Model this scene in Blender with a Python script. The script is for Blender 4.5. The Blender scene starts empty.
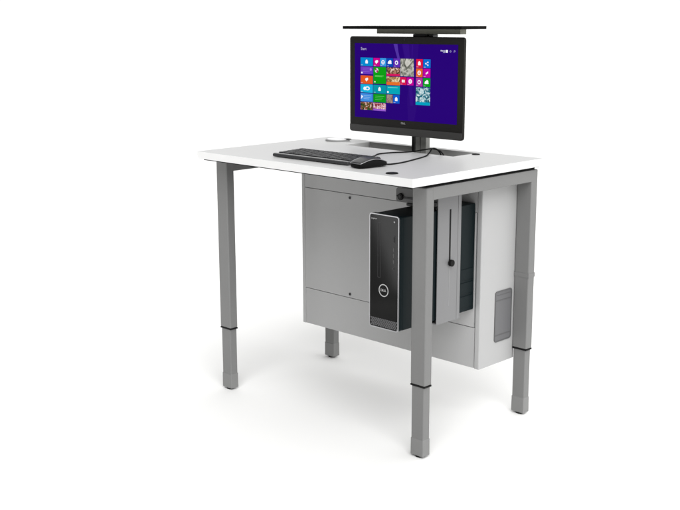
import bpy, bmesh, math, random
from mathutils import Vector, Matrix
random.seed(7)
S = bpy.context.scene
COL = S.collection

# ------------------------------------------------------------------ camera
YAW, PIT, ROL, FPX = 0.777302656, -0.214683503, -0.003268619, 1079.719
fw = Vector((-math.sin(YAW)*math.cos(PIT), math.cos(YAW)*math.cos(PIT), math.sin(PIT)))
rt = Vector((math.cos(YAW), math.sin(YAW), 0)); up = rt.cross(fw)
r2 = rt*math.cos(ROL)+up*math.sin(ROL); u2 = -rt*math.sin(ROL)+up*math.cos(ROL)
cd = bpy.data.cameras.new('camera'); cam = bpy.data.objects.new('camera', cd); COL.objects.link(cam)
M = Matrix.Identity(4)
for i in range(3):
    M[i][0], M[i][1], M[i][2] = r2[i], u2[i], -fw[i]
M[0][3], M[1][3], M[2][3] = 2.516641, -1.958427, 1.125856
cam.matrix_world = M
cd.sensor_width = 36; cd.sensor_fit = 'HORIZONTAL'; cd.lens = FPX/680*36
cd.clip_start = 0.05; cd.clip_end = 400
S.camera = cam

# ------------------------------------------------------------------ white studio
w = bpy.data.worlds.new('World'); S.world = w; w.use_nodes = True
nt = w.node_tree; bg = nt.nodes['Background']
def wmath(op, a, b=None, clamp=False):
    n = nt.nodes.new('ShaderNodeMath'); n.operation = op; n.use_clamp = clamp
    for i, v in enumerate((a, b)):
        if v is None: continue
        if isinstance(v, (int, float)): n.inputs[i].default_value = v
        else: nt.links.new(v, n.inputs[i])
    return n.outputs[0]
def wramp(v, lo, hi, a, b):
    n = nt.nodes.new('ShaderNodeMapRange'); n.interpolation_type = 'SMOOTHSTEP'
    for i, q in enumerate((lo, hi, a, b)): n.inputs[i+1].default_value = q
    nt.links.new(v, n.inputs[0]); return n.outputs[0]
wtc = nt.nodes.new('ShaderNodeTexCoord')
def wdot(d):
    n = nt.nodes.new('ShaderNodeVectorMath'); n.operation = 'DOT_PRODUCT'
    nt.links.new(wtc.outputs['Generated'], n.inputs[0]); n.inputs[1].default_value = Vector(d).normalized()
    return n.outputs['Value']
# white studio all round: dim on the viewer's side, bright behind and to the right, a big overhead bank of light
WALL_FRONT, WALL_BACK, BANK, RIGHT, LENS = .02, 1.06, 5.2, .40, .6
walls = wramp(wdot((0.15, 1, 0)), -.6, .25, WALL_FRONT, WALL_BACK)
bank = wramp(wdot((.90, -.85, 1.15)), .90, .95, 0, BANK)
lens_side = wramp(wdot((.75, -.75, .25)), .955, .985, 0, LENS)
right = wramp(wdot((1, .1, .25)), .45, .85, 0, RIGHT)
walls = wmath('ADD', wmath('ADD', walls, right), lens_side)
nt.links.new(wmath('ADD', walls, bank), bg.inputs[1])
bg.inputs[0].default_value = (1.0, 1.0, 1.0, 1)

def softbox(name, loc, target, sx, sy, power, col=(1, 1, 1)):
    l = bpy.data.lights.new(name, 'AREA'); l.shape = 'RECTANGLE'; l.size = sx; l.size_y = sy
    l.energy = power; l.color = col
    o = bpy.data.objects.new(name, l); COL.objects.link(o); o.location = loc
    o.rotation_euler = (Vector(target)-Vector(loc)).to_track_quat('-Z', 'Y').to_euler()
    return o
softbox('overhead_softbox', (0.9, -0.9, 3.6), (0.45, 0.2, 0), 1.6, 1.6, 10)

# tilted lamp added at front left, unseen, for a glint in the computer front
lo = softbox('added_glint_lamp', (-.296, -1.157, .246), (-.296, 0, .246), .20, .36, 1.6)
lx, ly, lz = Vector((.9, 0, .437)).normalized(), Vector((-.437, 0, .9)).normalized(), Vector((0, -1, 0))
LM = Matrix.Identity(4)
for i in range(3): LM[i][0], LM[i][1], LM[i][2] = lx[i], ly[i], lz[i]
LM[0][3], LM[1][3], LM[2][3] = -.296, -1.157, .246
lo.matrix_world = LM

S.view_settings.view_transform = 'Standard'; S.view_settings.look = 'None'
S.view_settings.exposure = 0; S.view_settings.gamma = 1

# ------------------------------------------------------------------ materials
def lin(c):
    r = []
    for v in c:
        v /= 255.0
        r.append(v/12.92 if v <= .04045 else ((v+.055)/1.055)**2.4)
    return (*r, 1)
def mat(name, col, rough=.5, metal=0.0, spec=.5, noise=0.0, nscale=40, bump=0.0, bscale=900, coat=0.0):
    m = bpy.data.materials.new(name); m.use_nodes = True
    nt = m.node_tree; b = nt.nodes['Principled BSDF']
    c = col if len(col) == 4 else (*col, 1)
    b.inputs['Base Color'].default_value = c
    b.inputs['Roughness'].default_value = rough; b.inputs['Metallic'].default_value = metal
    b.inputs['Specular IOR Level'].default_value = spec
    b.inputs['Coat Weight'].default_value = coat; b.inputs['Coat Roughness'].default_value = .18
    tc = nt.nodes.new('ShaderNodeTexCoord')
    if noise:
        n = nt.nodes.new('ShaderNodeTexNoise'); n.inputs['Scale'].default_value = nscale
        n.inputs['Detail'].default_value = 6
        nt.links.new(tc.outputs['Object'], n.inputs['Vector'])
        mx = nt.nodes.new('ShaderNodeMix'); mx.data_type = 'RGBA'
        mx.inputs[6].default_value = tuple(v*(1-noise) for v in c[:3])+(1,)
        mx.inputs[7].default_value = tuple(min(1, v*(1+noise)) for v in c[:3])+(1,)
        nt.links.new(n.outputs['Fac'], mx.inputs[0]); nt.links.new(mx.outputs[2], b.inputs['Base Color'])
        mr = nt.nodes.new('ShaderNodeMapRange')
        mr.inputs[3].default_value = max(.02, rough-.05); mr.inputs[4].default_value = min(1, rough+.05)
        nt.links.new(n.outputs['Fac'], mr.inputs[0]); nt.links.new(mr.outputs[0], b.inputs['Roughness'])
    if bump:
        n2 = nt.nodes.new('ShaderNodeTexNoise'); n2.inputs['Scale'].default_value = bscale
        nt.links.new(tc.outputs['Object'], n2.inputs['Vector'])
        bp = nt.nodes.new('ShaderNodeBump'); bp.inputs['Strength'].default_value = bump
        bp.inputs['Distance'].default_value = .001
        nt.links.new(n2.outputs['Fac'], bp.inputs['Height']); nt.links.new(bp.outputs[0], b.inputs['Normal'])
    return m
def glow(name, srgb, strength=1.0):
    m = bpy.data.materials.new(name); m.use_nodes = True
    b = m.node_tree.nodes['Principled BSDF']
    b.inputs['Base Color'].default_value = (0, 0, 0, 1); b.inputs['Roughness'].default_value = .25
    b.inputs['Specular IOR Level'].default_value = .02
    b.inputs['Emission Color'].default_value = lin(srgb); b.inputs['Emission Strength'].default_value = strength
    return m
def picture(name, cols, scale=160, seed=0.0):
    """lit screen pixels: a small photograph, as irregular patches of colour"""
    m = glow(name, (128, 128, 128)); nt = m.node_tree; b = nt.nodes['Principled BSDF']
    tc = nt.nodes.new('ShaderNodeTexCoord'); mp = nt.nodes.new('ShaderNodeMapping')
    mp.inputs['Location'].default_value = (seed, seed*.7, seed*.3)
    nz = nt.nodes.new('ShaderNodeTexNoise'); nz.inputs['Scale'].default_value = scale
    nz.inputs['Detail'].default_value = 3; nz.inputs['Distortion'].default_value = 1.5
    rp = nt.nodes.new('ShaderNodeValToRGB'); e = rp.color_ramp.elements
    n = len(cols)
    e[0].position = .3; e[0].color = lin(cols[0]); e[1].position = .7; e[1].color = lin(cols[-1])
    for i in range(1, n-1):
        k = e.new(.3+.4*i/(n-1)); k.color = lin(cols[i])
    rp.color_ramp.interpolation = 'EASE'
    nt.links.new(tc.outputs['Object'], mp.inputs[0]); nt.links.new(mp.outputs[0], nz.inputs['Vector'])
    nt.links.new(nz.outputs['Fac'], rp.inputs[0]); nt.links.new(rp.outputs[0], b.inputs['Emission Color'])
    return m

FLOOR = mat('white_seamless', (.95, .948, .935), .7, spec=.2)
LAM = mat('grey_white_laminate', (.53, .53, .525), .38, spec=.4, noise=.012, nscale=60, bump=.02)
UNDER = mat('darkened_underside', (.10, .10, .10), .6, spec=.2)  # unseen underside, darkened so less light bounces onto the cabinet front
EDGE = mat('white_edge_band', (.80, .80, .797), .45, spec=.25)
SILV = mat('silver_powder_coat', (.195, .195, .193), .45, metal=.06, spec=.2, coat=.1, noise=.03, nscale=220, bump=.05, bscale=1400)
SLEEVE = mat('silver_foot_sleeve', (.22, .22, .217), .4, metal=.08, spec=.2, coat=.1, noise=.03, nscale=220)
RUB = mat('black_rubber', (.006, .006, .006), .55, spec=.15)
CORD = mat('black_cord', (.006, .006, .006), .5, spec=.12)
BLK = mat('black_plastic', (.010, .010, .011), .38, spec=.22, noise=.1, nscale=300)
CAB = mat('light_grey_sheet_metal', (.43, .43, .43), .5, spec=.2, noise=.012, nscale=90, bump=.03, bscale=1500)
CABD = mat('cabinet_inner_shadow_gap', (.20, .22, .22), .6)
VENT = mat('mid_grey_plastic', (.14, .14, .145), .5, noise=.04, nscale=200)
VENTF = mat('mid_grey_plastic_frame', (.11, .11, .112), .5)
GLOSS = mat('gloss_black_plastic', (.005, .005, .005), .10, spec=.07)
CASE = mat('blue_black_case_steel', (.0045, .0095, .011), .42, spec=.12, noise=.08, nscale=250, bump=.05)
TRIM = mat('bright_silver_trim', (.30, .30, .31), .3, metal=.8)
HOLD = mat('holder_silver_steel', (.22, .22, .224), .42, metal=.1, spec=.25, noise=.03, nscale=200)
HANG = mat('hanger_dark_steel', (.12, .12, .12), .45, spec=.25)
DARKG = mat('dark_grey_plastic', (.035, .035, .037), .45)
CHIN = mat('charcoal_plastic', (.035, .034, .033), .38)
BEZ = mat('bezel_black', (.010, .009, .008), .3, spec=.18)
OLIVE = mat('lift_bar_anodised', (.22, .22, .18), .45, metal=.05, spec=.3, noise=.1, nscale=120)
COLM = mat('lift_column_aluminium', (.34, .34, .325), .42, metal=.1, spec=.3, noise=.06, nscale=150)
INNER = mat('well_lining', (.33, .33, .305), .6)
WHITEP = mat('white_plastic', (.8, .8, .8), .3)
GREY = mat('grey_plastic', (.28, .28, .28), .4)
LOGO = mat('logo_silver', (.42, .42, .42), .35, metal=.3)
KEYM = mat('keycap_black', (.022, .022, .023), .5, noise=.1, nscale=200)
MSH = mat('mouse_shell_black', (.004, .004, .004), .4, spec=.10)
LID = mat('lid_black', (.002, .002, .002), .45, spec=.06)
MTOP = mat('mouse_top_black', (.02, .02, .021), .35)

# ------------------------------------------------------------------ helpers
class MB:
    """collects shapes into one mesh"""
    def __init__(self):
        self.bm = bmesh.new(); self.mats = []
    def mi(self, m):
        if m not in self.mats: self.mats.append(m)
        return self.mats.index(m)
    def box(self, a, b, m, bev=0.0, seg=2, edges=None):
        t = bmesh.new(); x0, y0, z0 = a; x1, y1, z1 = b
        bmesh.ops.create_cube(t, size=1)
        for v in t.verts:
            v.co = Vector(((x0+x1)/2+v.co.x*(x1-x0), (y0+y1)/2+v.co.y*(y1-y0), (z0+z1)/2+v.co.z*(z1-z0)))
        if bev:
            es = list(t.edges)
            if edges:          # only edges along the given axis
                ax = 'xyz'.index(edges)
                es = [e for e in es if abs((e.verts[0].co-e.verts[1].co)[ax]) > 1e-6]
            bmesh.ops.bevel(t, geom=es, offset=bev, segments=seg, profile=.5, affect='EDGES', clamp_overlap=True)
        return self.add(t, m)
    def add(self, t, m, mx=None):
        k = self.mi(m); vm = {}
        for v in t.verts: vm[v] = self.bm.verts.new(mx @ v.co if mx else v.co)
        for f in t.faces:
            try: g = self.bm.faces.new([vm[v] for v in f.verts])
            except ValueError: continue
            g.material_index = k
        t.free(); return self
    def cyl(self, c, r, h, m, axis='z', r2=None, seg=40, bev=0.0):
        t = bmesh.new()
        bmesh.ops.create_cone(t, cap_ends=True, segments=seg, radius1=r, radius2=r if r2 is None else r2, depth=h)
        if bev:
            es = [e for e in t.edges if abs(e.verts[0].co.z-e.verts[1].co.z) < 1e-7]
            bmesh.ops.bevel(t, geom=es, offset=bev, segments=2, profile=.5, affect='EDGES')
        R = {'z': Matrix.Identity(4), 'x': Matrix.Rotation(math.pi/2, 4, 'Y'), 'y': Matrix.Rotation(math.pi/2, 4, 'X')}[axis]
        return self.add(t, m, Matrix.Translation(c) @ R)
    def prism(self, pts, thick, m, plane='xz', at=0.0, bev=0.0):
        """closed outline extruded; plane xz -> along +y from at, xy -> along z, yz -> along x"""
        def P(p, d):
            if plane == 'xz': return Vector((p[0], at+d, p[1]))
            if plane == 'xy': return Vector((p[0], p[1], at+d))
            return Vector((at+d, p[0], p[1]))
        t = bmesh.new()
        a = [t.verts.new(P(p, 0)) for p in pts]; b = [t.verts.new(P(p, thick)) for p in pts]
        t.faces.new(a); t.faces.new(list(reversed(b)))
        n = len(pts)
        for i in range(n): t.faces.new([a[i], b[i], b[(i+1) % n], a[(i+1) % n]])
        bmesh.ops.recalc_face_normals(t, faces=t.faces)
        if bev:
            bmesh.ops.bevel(t, geom=list(a[0].link_faces[0].edges)+list(b[0].link_faces[0].edges) if False else
                            [e for f in t.faces if len(f.verts) == n for e in f.edges],
                            offset=bev, segments=2, profile=.5, affect='EDGES')
        return self.add(t, m)
    def ring(self, outer, inner, thick, m, plane='xz', at=0.0):
        """frame between two outlines with the same number of points"""
        def P(p, d):
            if plane == 'xz': return Vector((p[0], at+d, p[1]))
            if plane == 'xy': return Vector((p[0], p[1], at+d))
            return Vector((at+d, p[0], p[1]))
        t = bmesh.new(); n = len(outer)
        o0 = [t.verts.new(P(p, 0)) for p in outer]; o1 = [t.verts.new(P(p, thick)) for p in outer]
        i0 = [t.verts.new(P(p, 0)) for p in inner]; i1 = [t.verts.new(P(p, thick)) for p in inner]
        for k in range(n):
            j = (k+1) % n
            t.faces.new([o0[k], o0[j], i0[j], i0[k]]); t.faces.new([o1[k], i1[k], i1[j], o1[j]])
            t.faces.new([o0[k], o1[k], o1[j], o0[j]]); t.faces.new([i0[k], i0[j], i1[j], i1[k]])
        bmesh.ops.recalc_face_normals(t, faces=t.faces)
        return self.add(t, m)
    def tube(self, pts, r, m, seg=10, sub=8):
        P = [Vector(p) for p in pts]; Q = []
        for i in range(len(P)-1):
            p0 = P[max(i-1, 0)]; p1 = P[i]; p2 = P[i+1]; p3 = P[min(i+2, len(P)-1)]
            for s in range(sub):
                t = s/sub
                Q.append(.5*((2*p1)+(p2-p0)*t+(2*p0-5*p1+4*p2-p3)*t*t+(3*p1-p0-3*p2+p3)*t**3))
        Q.append(P[-1]); t = bmesh.new(); rings = []
        for i, q in enumerate(Q):
            d = (Q[min(i+1, len(Q)-1)]-Q[max(i-1, 0)]).normalized()
            s = d.cross(Vector((0, 0, 1)))
            s = s.normalized() if s.length > 1e-4 else Vector((1, 0, 0))
            n = s.cross(d)
            rings.append([t.verts.new(q+r*(math.cos(a)*s+math.sin(a)*n)) for a in [2*math.pi*k/seg for k in range(seg)]])
        for A, B in zip(rings, rings[1:]):
            for k in range(seg): t.faces.new([A[k], A[(k+1) % seg], B[(k+1) % seg], B[k]])
        t.faces.new(list(reversed(rings[0]))); t.faces.new(rings[-1])
        bmesh.ops.recalc_face_normals(t, faces=t.faces)
        return self.add(t, m)
    def text(self, s, m, mx, size=1.0, thick=.02, shear=0.0):
        c = bpy.data.curves.new('lettering', 'FONT'); c.body = s; c.size = size; c.extrude = thick
        c.align_x = 'CENTER'; c.align_y = 'CENTER'; c.shear = shear; c.resolution_u = 4
        o = bpy.data.objects.new('lettering', c); COL.objects.link(o)
        bpy.context.view_layer.update()
        me = bpy.data.meshes.new_from_object(o.evaluated_get(bpy.context.evaluated_depsgraph_get()))
        t = bmesh.new(); t.from_mesh(me)
        bpy.data.objects.remove(o); bpy.data.meshes.remove(me); bpy.data.curves.remove(c)
        return self.add(t, m, mx)
    def build(self, name, parent=None, origin=None, smooth=True, label=None, wn=True):
        me = bpy.data.meshes.new(name)
        bmesh.ops.recalc_face_normals(self.bm, faces=self.bm.faces)
        off = Vector(origin) if origin else (parent_loc(parent) if parent else Vector((0, 0, 0)))
        for v in self.bm.verts: v.co -= off
        self.bm.to_mesh(me); self.bm.free()
        for m in self.mats: me.materials.append(m)
        o = bpy.data.objects.new(name, me); COL.objects.link(o)
        if smooth:
            me.shade_smooth(); me.set_sharp_from_angle(angle=math.radians(42))
            if wn:
                md = o.modifiers.new('weighted', 'WEIGHTED_NORMAL'); md.keep_sharp = True
        if parent: o.parent = parent
        else: o.location = off
        if label: o['label'] = label
        return o
def parent_loc(p):
    v = Vector((0, 0, 0))
    while p: v += p.location; p = p.parent
    return v
def thing(name, label, cat, loc, group=None):
    o = bpy.data.objects.new(name, None); COL.objects.link(o); o.location = loc
    o.empty_display_size = .05
    o['label'] = label; o['category'] = cat
    if group: o['group'] = group
    return o
def rrect(x0, z0, x1, z1, r, n=6):
    p = []
    for cx, cz, a in ((x1-r, z1-r, 0), (x0+r, z1-r, 90), (x0+r, z0+r, 180), (x1-r, z0+r, 270)):
        for k in range(n+1):
            t = math.radians(a+90*k/n); p.append((cx+r*math.cos(t), cz+r*math.sin(t)))
    return p
FRONT = lambda x, y, z: Matrix.Translation((x, y, z)) @ Matrix.Rotation(math.pi/2, 4, 'X')   # lettering facing -y

# ------------------------------------------------------------------ floor
me = bpy.data.meshes.new('floor'); b = bmesh.new()
for x, y in ((-150, -150), (150, -150), (150, 150), (-150, 150)): b.verts.new((x, y, 0))
b.faces.new(b.verts); b.to_mesh(me); b.free(); me.materials.append(FLOOR)
fl = bpy.data.objects.new('floor', me); COL.objects.link(fl); fl['kind'] = 'structure'; fl.location.z = .006

# ------------------------------------------------------------------ desk
TX0, TX1, TY0, TY1, H, TT = .002, .8355, .001, .552, .75, .0212
X0, X1, Y0, Y1, LX, LY = .0066, .8257, .0666, .5431, .0478, .0290
ZT = H-TT-.0090
HX0, HX1, HY0, HY1 = .207, .630, .412, .524       # opening in the top
desk = thing('desk', 'white topped desk on four silver telescoping legs with a grey metal cabinet under its back', 'desk', (.418, .30, .006))

mb = MB(); t = bmesh.new()
def frame_mesh(t, outer, inner, z0, z1):
    V = {}
    for k, z in (('b', z0), ('t', z1)):
        for n, (x0, x1, y0, y1) in (('o', outer), ('i', inner)):
            V[k+n] = [t.verts.new((x, y, z)) for x, y in ((x0, y0), (x1, y0), (x1, y1), (x0, y1))]
    for j in range(4):
        l = (j+1) % 4
        t.faces.new([V['to'][j], V['to'][l], V['ti'][l], V['ti'][j]])
        t.faces.new([V['bo'][l], V['bo'][j], V['bi'][j], V['bi'][l]])
        t.faces.new([V['bo'][j], V['bo'][l], V['to'][l], V['to'][j]])
        t.faces.new([V['ti'][j], V['ti'][l], V['bi'][l], V['bi'][j]])
    return V
e = .0012
frame_mesh(t, (TX0+e, TX1-e, TY0+e, TY1-e), (HX0, HX1, HY0, HY1), H-TT, H)
bmesh.ops.recalc_face_normals(t, faces=t.faces)
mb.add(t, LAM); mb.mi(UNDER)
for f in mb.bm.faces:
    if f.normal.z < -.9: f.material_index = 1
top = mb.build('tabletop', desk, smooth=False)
mb = MB(); t = bmesh.new()
frame_mesh(t, (TX0, TX1, TY0, TY1), (TX0+e, TX1-e, TY0+e, TY1-e), H-TT-.0002, H-.0003)
bmesh.ops.recalc_face_normals(t, faces=t.faces)
bmesh.ops.bevel(t, geom=[q for q in t.edges if all(abs(v.co.x-TX0) < 1e-6 or abs(v.co.x-TX1) < 1e-6 or abs(v.co.y-TY0) < 1e-6 or abs(v.co.y-TY1) < 1e-6 for v in q.verts)],
                offset=.0011, segments=2, profile=.5, affect='EDGES')
mb.add(t, EDGE); mb.build('edge_band', top)
for (x, y, r, lb) in ((.7336, .0396, .0160, 'black oval button near the front corner'), (.6490, .491, .0115, 'small black button beside the opening')):
    m1 = MB(); m1.cyl((x, y, H+.0012), r, .0024, RUB, bev=.0008)
    bt = m1.build('push_button', top, label=lb)
    mb = MB(); t = bmesh.new()
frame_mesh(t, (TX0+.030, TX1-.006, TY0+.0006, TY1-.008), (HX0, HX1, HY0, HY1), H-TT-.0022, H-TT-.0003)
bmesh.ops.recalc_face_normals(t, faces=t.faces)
mb.add(t, RUB); mb.build('shade_line_sheet', top, smooth=False)  # black sheet added as the dark shade line under the tabletop edge
# lining of the opening
mb = MB(); wl = .004
mb.box((HX0-wl, HY0-wl, .50), (HX0, HY1+wl, H-TT-.0024), INNER)
mb.box((HX1, HY0-wl, .50), (HX1+wl, HY1+wl, H-TT-.0024), INNER)
mb.box((HX0, HY0-wl, .50), (HX1, HY0, H-TT-.0024), INNER)
mb.box((HX0, HY1, .50), (HX1, HY1+wl, H-TT-.0024), INNER)
mb.box((HX0-wl, HY0-wl, .495), (HX1+wl, HY1+wl, .4995), INNER)
mb.build('well', desk, smooth=False)

def leg(xc, yc, collar=False):
    m1 = MB(); m1.box((xc-LX/2, yc-LY/2, .2045), (xc+LX/2, yc+LY/2, ZT), SILV, .0032, 3)
    L = m1.build('leg', desk, label='back right silver leg with a slim collar half way up' if collar else None)
    m2 = MB(); m2.box((xc-LX/2-.0003, yc-LY/2-.0003, .2006), (xc+LX/2+.0003, yc+LY/2+.0003, .2044), RUB, .0015, 2, 'z')
    m2.build('bushing', L)
    m3 = MB(); m3.box((xc-.0205, yc-.0130, .050), (xc+.0205, yc+.0130, .2005), SILV, .0028, 3, 'z')
    m3.build('inner_tube', L)
    # foot sleeve: slightly flared
    m4 = MB(); t = bmesh.new(); bmesh.ops.create_cube(t, size=1)
    for v in t.verts:
        k = 1.0 if v.co.z < 0 else .985
        v.co = Vector((xc+v.co.x*.0432*k, yc+v.co.y*.0290*k, .0345+v.co.z*.047))
    bmesh.ops.bevel(t, geom=list(t.edges), offset=.0026, segments=3, profile=.5, affect='EDGES')
    m4.add(t, SLEEVE); m4.build('foot_sleeve', L)
    m5 = MB(); m5.cyl((xc, yc, .0090), .0125, .0060, RUB, r2=.0115, bev=.001); m5.build('foot_pad', L)
    if collar:
        m6 = MB()
        z = .4205
        m6.ring([(xc-LX/2-.0008, yc-LY/2-.0008), (xc+LX/2+.0008, yc-LY/2-.0008), (xc+LX/2+.0008, yc+LY/2+.0008), (xc-LX/2-.0008, yc+LY/2+.0008)],
                [(xc-LX/2+.0002, yc-LY/2+.0002), (xc+LX/2-.0002, yc-LY/2+.0002), (xc+LX/2-.0002, yc+LY/2-.0002), (xc-LX/2+.0002, yc+LY/2-.0002)],
                .012, SILV, 'xy', z-.006)
        m6.build('collar', L)
leg(X0+LX/2, Y0+LY/2); leg(X1-LX/2, Y0+LY/2); leg(X0+LX/2, Y1-LY/2); leg(X1-LX/2, Y1-LY/2, True)
for xa in (X0, X1-LX):
    m1 = MB(); m1.box((xa-.0002, Y0+LY-.0045, .6870), (xa+LX+.0002, Y1-LY+.0045, ZT+.0001), SILV, .0020, 2, 'y')
    rl = m1.build('side_rail', desk)
    m2 = MB(); m2.box((xa+.009, Y0+.004, ZT+.0002), (xa+LX-.009, Y1-.004, H-TT-.0024), RUB)
    m2.build('spacer_strip', rl, smooth=False)
m1 = MB(); m1.box((X0+LX-.001, Y1-.0262, .6872), (X1-LX+.001, Y1-.0032, ZT-.0008), SILV, .0022, 2, 'x'); m1.build('back_rail', desk)

# cabinet
CX0, CX1, CY0, CY1, CZ0, CZ1 = .066, .776, .360, .5145, .170, .7155
m1 = MB()
m1.box((CX0, CY0, CZ0), (CX0+.014, CY1, CZ1), CAB, .003, 3, 'z')
m1.box((CX1-.0175, CY0, CZ0), (CX1, CY1+.012, CZ1), CAB, .0035, 3, 'z')
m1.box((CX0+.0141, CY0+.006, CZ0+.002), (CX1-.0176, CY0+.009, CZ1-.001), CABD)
m1.box((CX0+.0141, CY0+.0095, CZ0+.001), (CX1-.0176, CY1-.003, CZ0+.004), CAB)
m1.box((CX0+.0141, CY1-.0028, CZ0+.001), (CX1-.0176, CY1, CZ1-.001), CAB)
cab = m1.build('cabinet', desk)
PX0, PX1 = CX0+.0145, CX1-.0182
m1 = MB(); m1.box((PX0, CY0+.0008, .6125), (PX1, CY0+.0058, CZ1-.0006), CAB, .0008, 2); m1.build('top_panel', cab)
m1 = MB(); m1.box((PX0, CY0+.0014, CZ0+.0003), (PX1-.0008, CY0+.0058, .2868), CAB, .0008, 2); m1.build('bottom_panel', cab)
m1 = MB(); m1.box((PX0+.0006, CY0+.0002, .2886), (PX1-.003, CY0+.0058, .6112), CAB, .0008, 2); dr = m1.build('access_panel', cab)
for xs in (.2785, .60):
    for zs in (.6000, .3000):
        m2 = MB(); m2.cyl((xs, CY0-.0006, zs), .0046, .003, DARKG, 'y', bev=.0007)
        m2.cyl((xs, CY0-.0022, zs), .0022, .0006, RUB, 'y', seg=6)
        m2.build('screw', cab)
# grey hatch in the cabinet side
VX = CX1+.0003
m1 = MB(); m1.ring(rrect(.427, .2335, .5055, .3815, .009), rrect(.4305, .2370, .5020, .3780, .0065), .0022, VENTF, 'yz', VX-.0001)
vt = m1.build('side_hatch', cab)
m1.bm = None
m1 = MB(); m1.prism(rrect(.4306, .2371, .5019, .3779, .0064), .0012, VENT, 'yz', VX)
m1.box((VX+.0012, .4345, .3690), (VX+.0020, .498, .3706), VENTF)
m1.box((VX+.0012, .4325, .3530), (VX+.0022, .500, .3552), VENTF)
m1.box((VX+.0012, .4325, .2520), (VX+.0022, .500, .2542), VENTF)
m1.build('hatch_plate', cab, smooth=False)

# ------------------------------------------------------------------ monitor lift
lift = thing('monitor_lift', 'dark lift column rising from the desk opening, holding a thin black lid above the monitor', 'monitor lift', (.45, .50, .50))
m1 = MB(); m1.box((.199, .411, 1.0985), (.651, .524, 1.1072), LID, .001, 2); m1.build('lid', lift)
m1 = MB(); m1.box((.268, .488, 1.0842), (.5865, .516, 1.0983), OLIVE, .0008, 2); m1.build('cross_bar', lift)
m1 = MB(); m1.box((.410, .489, 1.0735), (.487, .512, 1.0840), DARKG, .002, 2)
m1.cyl((.468, .4885, 1.079), .0045, .002, RUB, 'y'); m1.build('top_bracket', lift)
m1 = MB()
m1.box((.4085, .4905, .5005), (.4190, .507, 1.0733), BLK, .001, 1)
m1.box((.4192, .4885, .5005), (.4250, .507, 1.0733), DARKG, .0008, 2)
m1.box((.4252, .4885, .5005), (.4420, .507, 1.0733), COLM, .0012, 2)
m1.box((.4422, .4905, .5005), (.4450, .507, 1.0733), DARKG)
m1.box((.4452, .4885, .5005), (.4660, .507, 1.0733), COLM, .0012, 2)
m1.build('column', lift)

# ------------------------------------------------------------------ monitor
MX0, MX1, MY, MZ0, MZ1 = .1950, .6335, .4470, .7905, 1.0768
mon = thing('monitor', 'black all-in-one monitor showing a purple start screen of coloured tiles', 'monitor', (.414, .46, MZ0))
m1 = MB(); m1.prism(rrect(MX0, MZ0, MX1, MZ1, .0085), .0105, BEZ, 'xz', MY, bev=.0016)
m1.prism(rrect(MX0+.05, MZ0+.04, MX1-.05, MZ1-.04, .02), .021, BLK, 'xz', MY+.0106, bev=.008)
m1.build('bezel', mon)
m1 = MB(); m1.prism([p for p in rrect(MX0+.0012, MZ0+.0008, MX1-.0012, MZ0+.0200, .0078) if p[1] < MZ0+.009]+[(MX1-.0012, .8125), (MX0+.0012, .8125)], .0020, CHIN, 'xz', MY-.0022, bev=.0007); m1.build('chin', mon)
m1 = MB(); m1.cyl((.4155, MY-.0004, 1.0692), .0022, .001, DARKG, 'y', seg=20); m1.cyl((.4155, MY-.0011, 1.0692), .0011, .0006, GLOSS, 'y', seg=16); m1.build('webcam', mon)
def dell(mb, x, y, z, size, m, thick=.0003):
    """D, slanted E, L L"""
    adv = size*.62
    for k, (ch, dx, rot) in enumerate((('D', -1.30, 0), ('E', -.38, 26), ('L', .52, 0), ('L', 1.28, 0))):
        mx = FRONT(x+dx*adv, y, z) @ Matrix.Rotation(math.radians(rot), 4, 'Z') @ Matrix.Diagonal((1.12, 1, 1, 1))
        mb.text(ch, m, mx, size, thick)
m1 = MB(); dell(m1, .4138, MY-.0006, .8262, .0078, LOGO); m1.build('brand_mark', mon, smooth=False)

m1 = MB(); SCRC = glow('screen_purple', (39, 0, 118))
SX0, SX1, SZ0, SZ1 = .2165, .6128, .8350, 1.0563
m1.box((SX0, MY-.0008, SZ0), (SX1, MY+.001, SZ1), SCRC)
scr = m1.build('screen', mon, smooth=False)
# light streaks of the wallpaper
m1 = MB(); ST1 = glow('wallpaper_streak_bright', (80, 50, 160)); ST2 = glow('wallpaper_streak', (50, 12, 128)); ST3 = glow('wallpaper_streak_deep', (44, 6, 120))
ys = MY-.0010
def strip(pts, m, d=0):
    m1.prism(pts, .0003, m, 'xz', ys-d)
strip([(.404, SZ1-.0005), (.470, SZ1-.0005), (.462, .96), (.470, .90), (.456, SZ0+.001), (.432, SZ0+.001), (.428, .90), (.436, .96)], ST3)
strip([(.408, SZ1-.0005), (.432, SZ1-.0005), (.443, .97), (.452, .88), (.440, .88), (.430, .97)], ST2, .0002)
strip([(.3735, SZ1-.0005), (.3885, SZ1-.0005), (.392, 1.035), (.399, 1.012), (.390, 1.012), (.383, 1.030)], ST1, .0002)
strip([(.444, SZ1-.0005), (.449, SZ1-.0005), (.447, 1.015), (.444, 1.015)], ST2, .0002)
m1.build('wallpaper_streaks', scr, smooth=False)
WHT = glow('screen_white', (245, 245, 250)); WHD = glow('screen_soft_white', (190, 185, 215))
m1 = MB(); m1.text('Start', WHD, FRONT(.2535, MY-.0012, 1.0400), .0118, .0001); m1.build('screen_heading', scr, smooth=False)
m1 = MB()
for x0, x1, z0, z1 in ((.551, .5555, 1.0375, 1.0415), (.5565, .5600, 1.0372, 1.0408), (.5610, .5640, 1.0370, 1.0405), (.5650, .5672, 1.036, 1.041),
                       (.560, .567, 1.0335, 1.0350)):
    m1.box((x0, MY-.0013, z0), (x1, MY-.0009, z1), WHD)
m1.box((.5695, MY-.0013, 1.0340), (.5770, MY-.0009, 1.0418), WHT)
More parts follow.
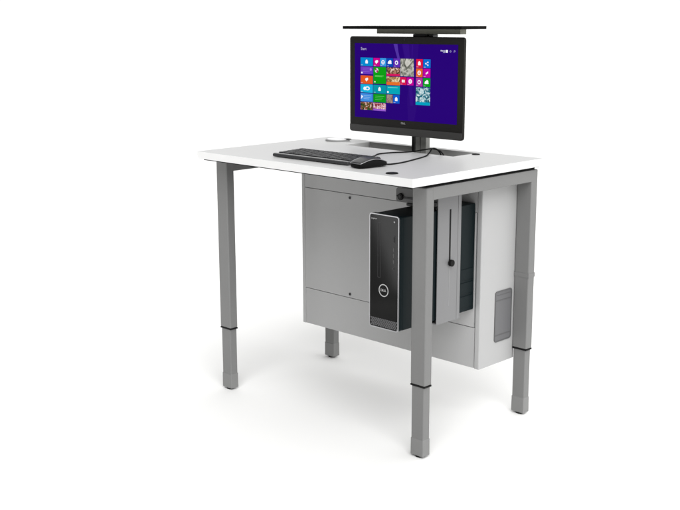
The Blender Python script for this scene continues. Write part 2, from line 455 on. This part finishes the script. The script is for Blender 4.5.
m1.ring([(.5865+.0026*math.cos(a*.5236), 1.0378+.0026*math.sin(a*.5236)) for a in range(12)], [(.5865+.0016*math.cos(a*.5236), 1.0378+.0016*math.sin(a*.5236)) for a in range(12)], .0004, WHD, 'xz', MY-.0013)
m1.ring([(.6010+.0024*math.cos(a*.5236), 1.0385+.0024*math.sin(a*.5236)) for a in range(12)], [(.6010+.0015*math.cos(a*.5236), 1.0385+.0015*math.sin(a*.5236)) for a in range(12)], .0004, WHD, 'xz', MY-.0013)
m1.prism([(.5985, 1.0365), (.5993, 1.0372), (.5972, 1.0350), (.5964, 1.0343)], .0004, WHD, 'xz', MY-.0013)
m1.build('status_icons', scr, smooth=False)

ZR = [1.0142, .9876, .9610, .9346, .9080, .8814]; HH = .0245; WW = .0502; SM = .0245
CA, CB, CC, CDD, CE = .2411, .2942, .3470, .4007, .4613
def circ(cx, cz, r, n=18, sx=1.0): return [(cx+sx*r*math.cos(2*math.pi*k/n), cz+r*math.sin(2*math.pi*k/n)) for k in range(n)]
yi = MY-.0017
def tile(x, z, w, h, m, icon=None, band=None, tick=True):
    t_ = MB(); t_.box((x, MY-.0014, z-h), (x+w, MY-.0009, z), m)
    cx, cz = x+w/2, z-h/2
    A = lambda pts, mm=WHT, d=0: t_.prism(pts, .0002, mm, 'xz', yi-d)
    if band: t_.box((x, MY-.0017, z-h), (x+w, MY-.0015, z-h*(1-band[1])), band[0])
    if icon == 'bag': A(rrect(cx-.005, cz-.005, cx+.005, cz+.003, .001)); A(circ(cx, cz+.003, .0035, sx=1))
    if icon == 'cloud': A(circ(cx-.003, cz, .004)); A(circ(cx+.002, cz+.002, .005), WHT, .0003); A(rrect(cx-.007, cz-.004, cx+.008, cz, .0019), WHT, .0006)
    if icon == 'disc': A(circ(cx, cz, .0062)); A(circ(cx, cz, .0032), m, .0003)
    if icon == 'e': t_.ring(circ(cx, cz, .0065), circ(cx, cz, .0038), .0002, WHT, 'xz', yi); A(rrect(cx-.005, cz-.001, cx+.005, cz+.0008, .0004), WHT, .0003)
    if icon == 'mail': A(rrect(cx-.0062, cz-.004, cx+.0062, cz+.0045, .0006)); A([(cx-.0055, cz+.004), (cx, cz-.001), (cx+.0055, cz+.004)], m, .0003)
    if icon == 'wide': A(circ(cx-.007, cz, .0052, sx=1.2)); A(circ(cx+.004, cz+.0006, .006, sx=1.6), WHT, .0003); A(circ(cx+.004, cz+.0006, .003, sx=1.6), m, .0006)
    if icon == 'heart': A(circ(cx-.0022, cz+.001, .0034)); A(circ(cx+.0026, cz+.002, .0042), WHT, .0003); A([(cx-.005, cz), (cx+.006, cz), (cx, cz-.0055)], WHT, .0006)
    if icon == 'q': A(circ(cx, cz, .0066)); A(rrect(cx-.0012, cz-.0035, cx+.0012, cz+.0035, .0005), m, .0003)
    if icon == 'book': A(rrect(cx-.0055, cz-.004, cx-.0004, cz+.004, .0006)); A(rrect(cx+.0004, cz-.004, cx+.0055, cz+.004, .0006))
    if icon == 'arrow': A([(cx-.005, cz-.001), (cx+.005, cz+.0055), (cx+.005, cz-.0015), (cx+.002, cz-.0005), (cx-.003, cz-.0055), (cx-.002, cz-.001)])
    if icon == 'share': A(circ(cx-.004, cz, .0022)); A(circ(cx+.004, cz+.004, .0022)); A(circ(cx+.004, cz-.004, .0022)); A([(cx-.004, cz+.0006), (cx+.004, cz+.0046), (cx+.004, cz+.0034), (cx-.004, cz-.0006)], WHT, .0003); A([(cx-.004, cz+.0006), (cx+.004, cz-.0034), (cx+.004, cz-.0046), (cx-.004, cz-.0006)], WHT, .0003)
    if icon == 'lines':
        for k in range(3): A(rrect(x+.013, cz+.005-.005*k, x+w-.006-.004*k, cz+.0062-.005*k, .0004), glow('tile_lines', (150, 190, 235)))
        A([(x+.002, cz-.006), (x+.011, cz+.002), (x+.004, cz+.007)], WHT)
    if icon == 'lines2':
        for k in range(3): A(rrect(x+.008, cz+.005-.005*k, x+w-.006-.005*k, cz+.0060-.005*k, .0004), glow('tile_lines_green', (110, 205, 120)))
    if icon == 'purple':
        for k in range(3): A(rrect(x+.010, cz+.006-.005*k, x+w-.012, cz+.0068-.005*k, .0003), glow('tile_lines_purple', (150, 110, 215)))
        A(rrect(x+.003, cz-.0095, x+.0085, cz-.0045, .0012)); A(circ(x+w-.008, cz+.003, .0042), glow('tile_dot', (170, 120, 220)))
    if icon == 'big':
        A(circ(x+.013, z-.010, .007), glow('tile_pic_a', (225, 215, 225))); A(circ(x+.016, z-.013, .0036), glow('tile_pic_b', (150, 40, 90)), .0003)
        A(circ(x+.010, z-.007, .003), glow('tile_pic_c', (110, 60, 60)), .0003)
        for k in range(2): A(rrect(x+.006, z-.026-.003*k, x+w-.008-.006*k, z-.0248-.003*k, .0004), glow('tile_lines_green2', (120, 210, 110)))
        A(rrect(x+.004, z-.046, x+.0085, z-.042, .001))
    if icon == 'top': A(rrect(x+.006, z-.006, x+w-.008, z-.0045, .0005), glow('tile_lines_teal', (130, 215, 220))); A(rrect(x+.003, z-h+.003, x+.009, z-h+.008, .001))
    if tick and icon not in ('big', 'purple', 'top', None) and w < .03: A(rrect(x+.002, z-h+.0018, x+.009, z-h+.0030, .0004), WHD)
    if tick and icon in ('bag', 'mail', 'wide', 'heart') and w > .03: A(rrect(x+.0025, z-h+.0018, x+.009, z-h+.0032, .0004), WHD)
    t_.build('tile', scr, smooth=False)
G = lambda n, c: glow('tile_'+n, c)
tile(CA, ZR[0], WW, HH, G('blue', (0, 138, 206)), 'bag')
tile(CB, ZR[0], SM, HH, G('magenta', (205, 0, 140)), 'heart'); tile(CB+.0266, ZR[0], SM-.0006, HH, G('skyblue', (52, 150, 224)), 'e')
tile(CC, ZR[0], SM, HH, G('deepblue', (0, 72, 182)), 'cloud'); tile(CC+.0268, ZR[0], SM, HH, G('violet', (98, 46, 180)), 'disc')
tile(CDD, ZR[0], .0518, .0506, picture('photo_grey', [(30, 32, 28), (120, 122, 112), (178, 178, 168), (205, 204, 196)], 60, 2.1))
tile(CA, ZR[1], WW, HH-.002, G('purple', (108, 58, 190)), 'purple')
tile(CB, ZR[1], WW, .0492, G('green', (8, 158, 18)), 'big')
tile(CC, ZR[1], .0522, HH, picture('photo_people', [(25, 20, 22), (90, 60, 50), (165, 120, 95), (225, 205, 190)], 90, 5.0), None, (G('pinkband', (214, 22, 92)), .26))
tile(CA, ZR[2], WW, HH, G('orange', (226, 88, 32)), 'heart')
tile(CC, ZR[2], .0522, HH, picture('photo_food', [(60, 40, 20), (150, 105, 60), (210, 185, 140), (235, 220, 190)], 90, 8.3), None, (G('orangeband', (228, 110, 40)), .36))
tile(CDD, ZR[2], SM, HH-.002, G('crimson', (214, 20, 80)), 'book'); tile(CDD+.0268, ZR[2], SM, HH-.002, G('fuchsia', (196, 0, 150)), 'q')
tile(CA, ZR[3], WW, HH, G('cyan', (18, 178, 222)), 'wide'); tile(CB, ZR[3], WW, HH, G('teal', (0, 148, 166)), 'bag'); tile(CC, ZR[3], .0522, HH, G('turquoise', (0, 166, 182)), 'top')
tile(CA, ZR[4], WW, HH, G('softblue', (62, 140, 222)), 'lines'); tile(CB, ZR[4], WW, HH, G('green_two', (6, 150, 22)), 'lines2')
tile(CC, ZR[4], SM, HH, picture('photo_tan', [(90, 70, 70), (140, 115, 105), (165, 140, 130), (220, 210, 205)], 70, 1.2)); tile(CC+.0268, ZR[4], SM, HH, G('royal', (8, 92, 205)), 'bag')
tile(CA, ZR[5], WW, .0232, picture('photo_party', [(20, 30, 14), (60, 90, 40), (150, 60, 50), (230, 225, 215)], 100, 4.4))
tile(CB, ZR[5], WW, .0232, picture('photo_cards', [(30, 25, 35), (150, 50, 60), (215, 170, 180), (245, 245, 248)], 100, 6.6), None, (G('lilacband', (150, 90, 205)), .24))
tile(CE, ZR[0], SM, HH, G('red', (222, 24, 66)), 'bag'); tile(CE+.0270, ZR[0], SM+.002, HH, G('azure', (4, 112, 210)), 'share')
tile(CE, ZR[1], SM, HH, G('amber', (230, 100, 32)), 'e'); tile(CE+.0270, ZR[1], SM+.002, HH, G('plum', (190, 0, 162)), 'arrow')
tile(CE, ZR[2], SM, HH, G('mauve', (178, 50, 160)), 'disc'); tile(CE+.0270, ZR[2], SM+.002, HH, G('green_three', (6, 158, 24)), 'cloud')
tile(CE, ZR[3], .0535, .0510, picture('photo_sport', [(16, 22, 30), (30, 110, 130), (190, 215, 220), (240, 240, 240)], 75, 9.4), None, (G('cyanband', (0, 158, 190)), .17))

# ------------------------------------------------------------------ computer holder
hold = thing('computer_holder', 'silver steel holder with black knob clamping the computer under the desk', 'bracket', (.76, .24, .68))
m1 = MB(); m1.box((.7562, .1925, .3300), (.7590, .2890, .712), HOLD, .0012, 2)
m1.box((.6500, .1935, .3300), (.7560, .2880, .3328), HOLD)
sp = m1.build('side_plate', hold)
m1 = MB(); m1.box((.7591, .2402, .4923), (.7594, .2465, .6372), RUB); m1.box((.7591, .2417, .3740), (.75935, .2432, .4922), GREY); m1.build('slot', hold, smooth=False)
m1 = MB(); m1.cyl((.7645, .2448, .4925), .0092, .0090, RUB, 'x', bev=.0015); m1.cyl((.7605, .2448, .4925), .0062, .0022, RUB, 'x'); m1.build('knob', hold)
m1 = MB(); m1.box((.7580, .2760, .331), (.7602, .2889, .7118), HOLD, .001, 2); m1.build('flange', hold)
m1 = MB(); HYF = .192
m1.prism(rrect(.6125, .6480, .7560, .6865, .008), .004, HANG, 'xz', HYF, bev=.0008)
m1.box((.6300, HYF+.0041, .6866), (.7555, .285, .712), RUB)
m1.build('hanger_plate', hold)
m1 = MB(); m1.cyl((.6305, HYF-.0025, .6625), .0092, .005, RUB, 'y', bev=.0015); m1.cyl((.6305, HYF-.0055, .6625), .0045, .0012, BLK, 'y'); m1.build('knob', hold)
m1 = MB(); m1.cyl((.6180, HYF-.0006, .6640), .0022, .0016, RUB, 'y', seg=16); m1.build('bolt', hold)
m1 = MB(); m1.box((.6420, HYF-.0022, .6590), (.7560, HYF-.0002, .6635), BLK); m1.box((.6520, HYF-.0030, .6408), (.7555, HYF+.030, .6478), BLK, .001, 2); m1.build('strap', hold)

# ------------------------------------------------------------------ computer tower
TX, TXR, TYF, TYB, TZ0, TZ1 = .6540, .7548, .0450, .3590, .3405, .6400
pc = thing('computer_tower', 'slim black desktop computer with silver rimmed gloss front, held under the desk', 'computer', (.7044, .20, TZ0))
m1 = MB(); m1.box((TX+.0015, TYF+.014, TZ0+.001), (TXR-.0012, TYB, TZ1-.001), CASE, .003, 3)
for z in (.462, .424, .386):
    m1.box((TXR-.0016, .285, z-.030), (TXR+.0008, .352, z), CASE, .0010, 2)
m1.build('case', pc)
m1 = MB(); m1.prism(rrect(TX, TZ0, TXR, TZ1+.0015, .0075), .0130, CASE, 'xz', TYF+.0012, bev=.001); fs = m1.build('front_shell', pc)
m1 = MB(); m1.ring(rrect(TX-.0004, TZ0-.0004, TXR+.0004, TZ1+.0019, .0078), rrect(TX+.0020, TZ0+.0022, TXR-.0022, TZ1-.0006, .0060), .0030, TRIM, 'xz', TYF-.0016); m1.build('rim', pc)
m1 = MB(); m1.prism(rrect(TX+.0021, TZ0+.0262, TXR-.0023, TZ1-.0007, .0059), .0020, GLOSS, 'xz', TYF-.0010); m1.build('front_panel', pc)
# perforated grille at the foot of the front
m1 = MB(); m1.prism(rrect(TX+.0021, TZ0+.0023, TXR-.0023, TZ0+.0260, .0055), .0012, RUB, 'xz', TYF)
GR = mat('grille_grey', (.16, .16, .165), .4)
r = .0036; px = r*1.732; k = 0
for row in range(5):
    for c in range(17):
        cx = TX+.0070+c*px+(row % 2)*px/2; cz = TZ0+.0065+row*r*1.25
        if cx > TXR-.0065: continue
        o_ = [(cx+r*.62*math.cos(math.pi/6+a*math.pi/3), cz+r*.62*math.sin(math.pi/6+a*math.pi/3)) for a in range(6)]
        i_ = [(cx+r*.36*math.cos(math.pi/6+a*math.pi/3), cz+r*.36*math.sin(math.pi/6+a*math.pi/3)) for a in range(6)]
        m1.ring(o_, i_, .0008, GR, 'xz', TYF-.0009)
m1.build('grille', pc, smooth=False)
m1 = MB(); m1.ring(rrect(.6830, .4757, .6925, .6200, .001, 3), rrect(.6836, .4763, .6919, .6194, .0006, 3), .0006, DARKG, 'xz', TYF-.0015); m1.build('disc_drive', pc, smooth=False)
m1 = MB(); m1.cyl((.7400, TYF-.0014, .6270), .0038, .0010, DARKG, 'y', bev=.0003); m1.cyl((.7400, TYF-.0021, .6270), .0017, .0006, LOGO, 'y', seg=16); m1.build('power_button', pc)
m1 = MB(); m1.box((.7364, TYF-.0017, .5722), (.7416, TYF-.0011, .5920), DARKG, .0002, 1); m1.box((.7376, TYF-.0020, .5740), (.7404, TYF-.0016, .5902), RUB); m1.build('card_slot', pc, smooth=False)
for z in (.5555, .5400, .5245):
    m1 = MB(); m1.box((.7356, TYF-.0017, z-.0055), (.7400, TYF-.0011, z+.0055), DARKG, .0002, 1); m1.box((.7366, TYF-.0020, z-.0045), (.7384, TYF-.0016, z+.0045), CHIN); m1.build('port', pc, smooth=False)
m1 = MB(); m1.cyl((.7380, TYF-.0014, .5060), .0030, .0009, DARKG, 'y'); m1.cyl((.7380, TYF-.0020, .5060), .0016, .0005, RUB, 'y', seg=16); m1.build('headphone_jack', pc)
m1 = MB(); m1.ring(circ(.7040, .4435, .0166, 48), circ(.7040, .4435, .0144, 48), .0012, LOGO, 'xz', TYF-.0019)
dell(m1, .7040, TYF-.0016, .4435, .0088, LOGO, .0004); m1.build('badge', pc, smooth=False)
m1 = MB(); m1.text('inspiron', LOGO, FRONT(.6700, TYF-.0013, .6285), .0062, .0001); m1.build('lettering', pc, smooth=False)

# ------------------------------------------------------------------ keyboard
KC = Vector((.4060, .1225, H)); KR = Matrix.Translation(KC) @ Matrix.Rotation(math.radians(.6), 4, 'Z')
kb = thing('keyboard', 'slim black keyboard lying on the white tabletop behind its front edge', 'keyboard', KC)
KW, KD = .290, .114
m1 = MB(); t = bmesh.new(); bmesh.ops.create_cube(t, size=1)
for v in t.verts:
    back = v.co.y > 0
    z = (.0015 if v.co.z < 0 else (.0125 if back else .0095))
    v.co = Vector((v.co.x*KW, v.co.y*KD, z))
bmesh.ops.bevel(t, geom=list(t.edges), offset=.0028, segments=3, profile=.5, affect='EDGES')
m1.add(t, DARKG, KR); base = m1.build('base', kb)
m1 = MB(); rows = [(15, .0)]*6
for rI in range(6):
    yk = -KD/2+.024+rI*.0158
    zk = .0098+(yk+KD/2)/KD*.003
    xs = -KW/2+.007; n = 0
    pat = {0: [1.3, 1, 1, 1, 5.6, 1, 1, 1, 1, 1, 1], 1: [2.2]+[1]*10+[2.2, 1], 2: [1.8]+[1]*11+[2.1], 3: [1.5]+[1]*12+[1.5], 4: [1]*13+[2], 5: [1]*15}[rI]
    u = (KW-.014)/sum(pat)
    for p in pat:
        t = bmesh.new(); bmesh.ops.create_cube(t, size=1)
        for v in t.verts:
            kx = .90 if v.co.z > 0 else 1.0
            v.co = Vector((xs+p*u/2+v.co.x*(p*u-.0022)*(1-(1-kx)/max(p, 1)), yk+v.co.y*.0134*kx, zk+(.0030 if v.co.z > 0 else 0)))
        m1.add(t, KEYM, KR); xs += p*u
m1.build('keys', kb, smooth=False)
m1 = MB(); t = bmesh.new(); bmesh.ops.create_cube(t, size=1)
for v in t.verts: v.co = Vector((v.co.x*(KW-.004), -KD/2+.0075+v.co.y*.011, (.0093 if v.co.z < 0 else .0112)))
bmesh.ops.bevel(t, geom=list(t.edges), offset=.0008, segments=2, profile=.5, affect='EDGES')
m1.add(t, mat('palm_strip_grey', (.26, .26, .26), .3, metal=.3), KR); m1.build('front_strip', kb)
c0 = KR @ Vector((.118, KD/2-.002, .008))
m1 = MB(); m1.tube([c0, c0+Vector((-.004, .02, .002)), (.470, .262, H+.0022), (.448, .305, H+.0020), (.456, .358, H+.0020), (.492, .392, H+.0040), (.533, .405, H+.0125), (.560, .4085, H+.0165), (.583, .417, H+.0085), (.592, .423, H-.018), (.590, .428, H-.09)], .0020, CORD)
m1.build('cable', kb)

# ------------------------------------------------------------------ mouse
MR = Matrix.Translation((.6070, .0910, H)) @ Matrix.Rotation(math.radians(-9), 4, 'Z')
ms = thing('mouse', 'black computer mouse with a silver edge line beside the keyboard', 'mouse', (.6070, .0910, H))
secs = [(-.0460, .0185, .010), (-.0440, .0225, .0145), (-.0350, .0250, .0185), (-.0200, .0258, .0235), (-.002, .0255, .0260), (.012, .0250, .0250), (.026, .0245, .0215), (.038, .0235, .0165), (.0440, .0215, .0130), (.0460, .0180, .009)]
def msec(y, hw, h):
    return [(-hw*.90, y, .001), (-hw, y, .005), (-hw*.995, y, h*.60), (-hw*.965, y, h*.86), (-hw*.80, y, h*.965), (-hw*.4, y, h*.995), (0, y, h), (hw*.4, y, h*.995), (hw*.80, y, h*.965), (hw*.965, y, h*.86), (hw*.995, y, h*.60), (hw, y, .005), (hw*.90, y, .001)]
t = bmesh.new(); rr = [[t.verts.new(p) for p in msec(*s)] for s in secs]
for A, B in zip(rr, rr[1:]):
    for k in range(12): t.faces.new([A[k], A[k+1], B[k+1], B[k]])
    t.faces.new([A[12], A[0], B[0], B[12]])
t.faces.new(rr[0]); t.faces.new(list(reversed(rr[-1])))
bmesh.ops.recalc_face_normals(t, faces=t.faces)
m1 = MB(); m1.add(t, MSH, MR); bd = m1.build('shell', ms, wn=False)
sd = bd.modifiers.new('smooth', 'SUBSURF'); sd.levels = sd.render_levels = 2
# top cover, a thin skin over the upper surface
t = bmesh.new(); rr = []
for y, hw, h in secs[1:-1]:
    rr.append([t.verts.new((q[0]*.97, q[1]*.97, q[2]+.0009)) for q in msec(y, hw, h)[3:10]])
for A, B in zip(rr, rr[1:]):
    for k in range(6): t.faces.new([A[k], A[k+1], B[k+1], B[k]])
m1 = MB(); m1.add(t, MTOP, MR); tc_ = m1.build('top_cover', ms, wn=False)
so = tc_.modifiers.new('thick', 'SOLIDIFY'); so.thickness = .0012; so.offset = -1
sd = tc_.modifiers.new('smooth', 'SUBSURF'); sd.levels = sd.render_levels = 2
m1 = MB()
for sgn in (-1, 1):
    m1.tube([MR @ Vector((sgn*hw*.965, y, h*.85+.0006)) for y, hw, h in secs[1:-1]], .0011, TRIM, seg=8, sub=4)
m1.tube([MR @ Vector(v) for v in [(-secs[1][1]*.965, secs[1][0]-.0005, secs[1][2]*.87), (-.012, -.0452, .0126), (0, -.0455, .0128), (.012, -.0452, .0126), (secs[1][1]*.965, secs[1][0]-.0005, secs[1][2]*.87)]], .0011, TRIM, seg=8, sub=4)
m1.build('edge_line', ms)
m1 = MB(); t = bmesh.new(); bmesh.ops.create_cone(t, cap_ends=True, segments=32, radius1=.010, radius2=.010, depth=.006)
m1.add(t, DARKG, MR @ Matrix.Translation((0, .028, .0150)) @ Matrix.Rotation(math.pi/2, 4, 'Y')); m1.build('scroll_wheel', ms)
q0 = MR @ Vector((.004, .0445, .007))
m1 = MB(); m1.tube([q0, q0+Vector((.004, .014, -.004)), (.6225, .176, H+.0020), (.620, .212, H+.0020), (.602, .282, H+.0020), (.578, .355, H+.0022), (.562, .392, H+.0085), (.560, .4060, H+.0175), (.572, .4150, H+.0130), (.581, .4225, H-.012), (.580, .428, H-.09)], .0020, CORD)
m1.build('cable', ms)

# ------------------------------------------------------------------ cable grommet
gr = thing('cable_grommet', 'round white cable grommet with a grey rim set in the back of the tabletop', 'grommet', (.1065, .482, H))
m1 = MB(); m1.ring(circ(.1065, .482, .0385, 48), circ(.1065, .482, .0335, 48), .0045, GREY, 'xy', H+.0001); m1.build('rim', gr)
m1 = MB(); m1.cyl((.1065, .482, H+.0035), .0333, .0065, WHITEP, bev=.0015, seg=48); m1.build('cap', gr)
m1 = MB(); m1.box((.128, .488, H+.0040), (.146, .506, H+.0076), DARKG, .002, 2); m1.build('notch', gr)
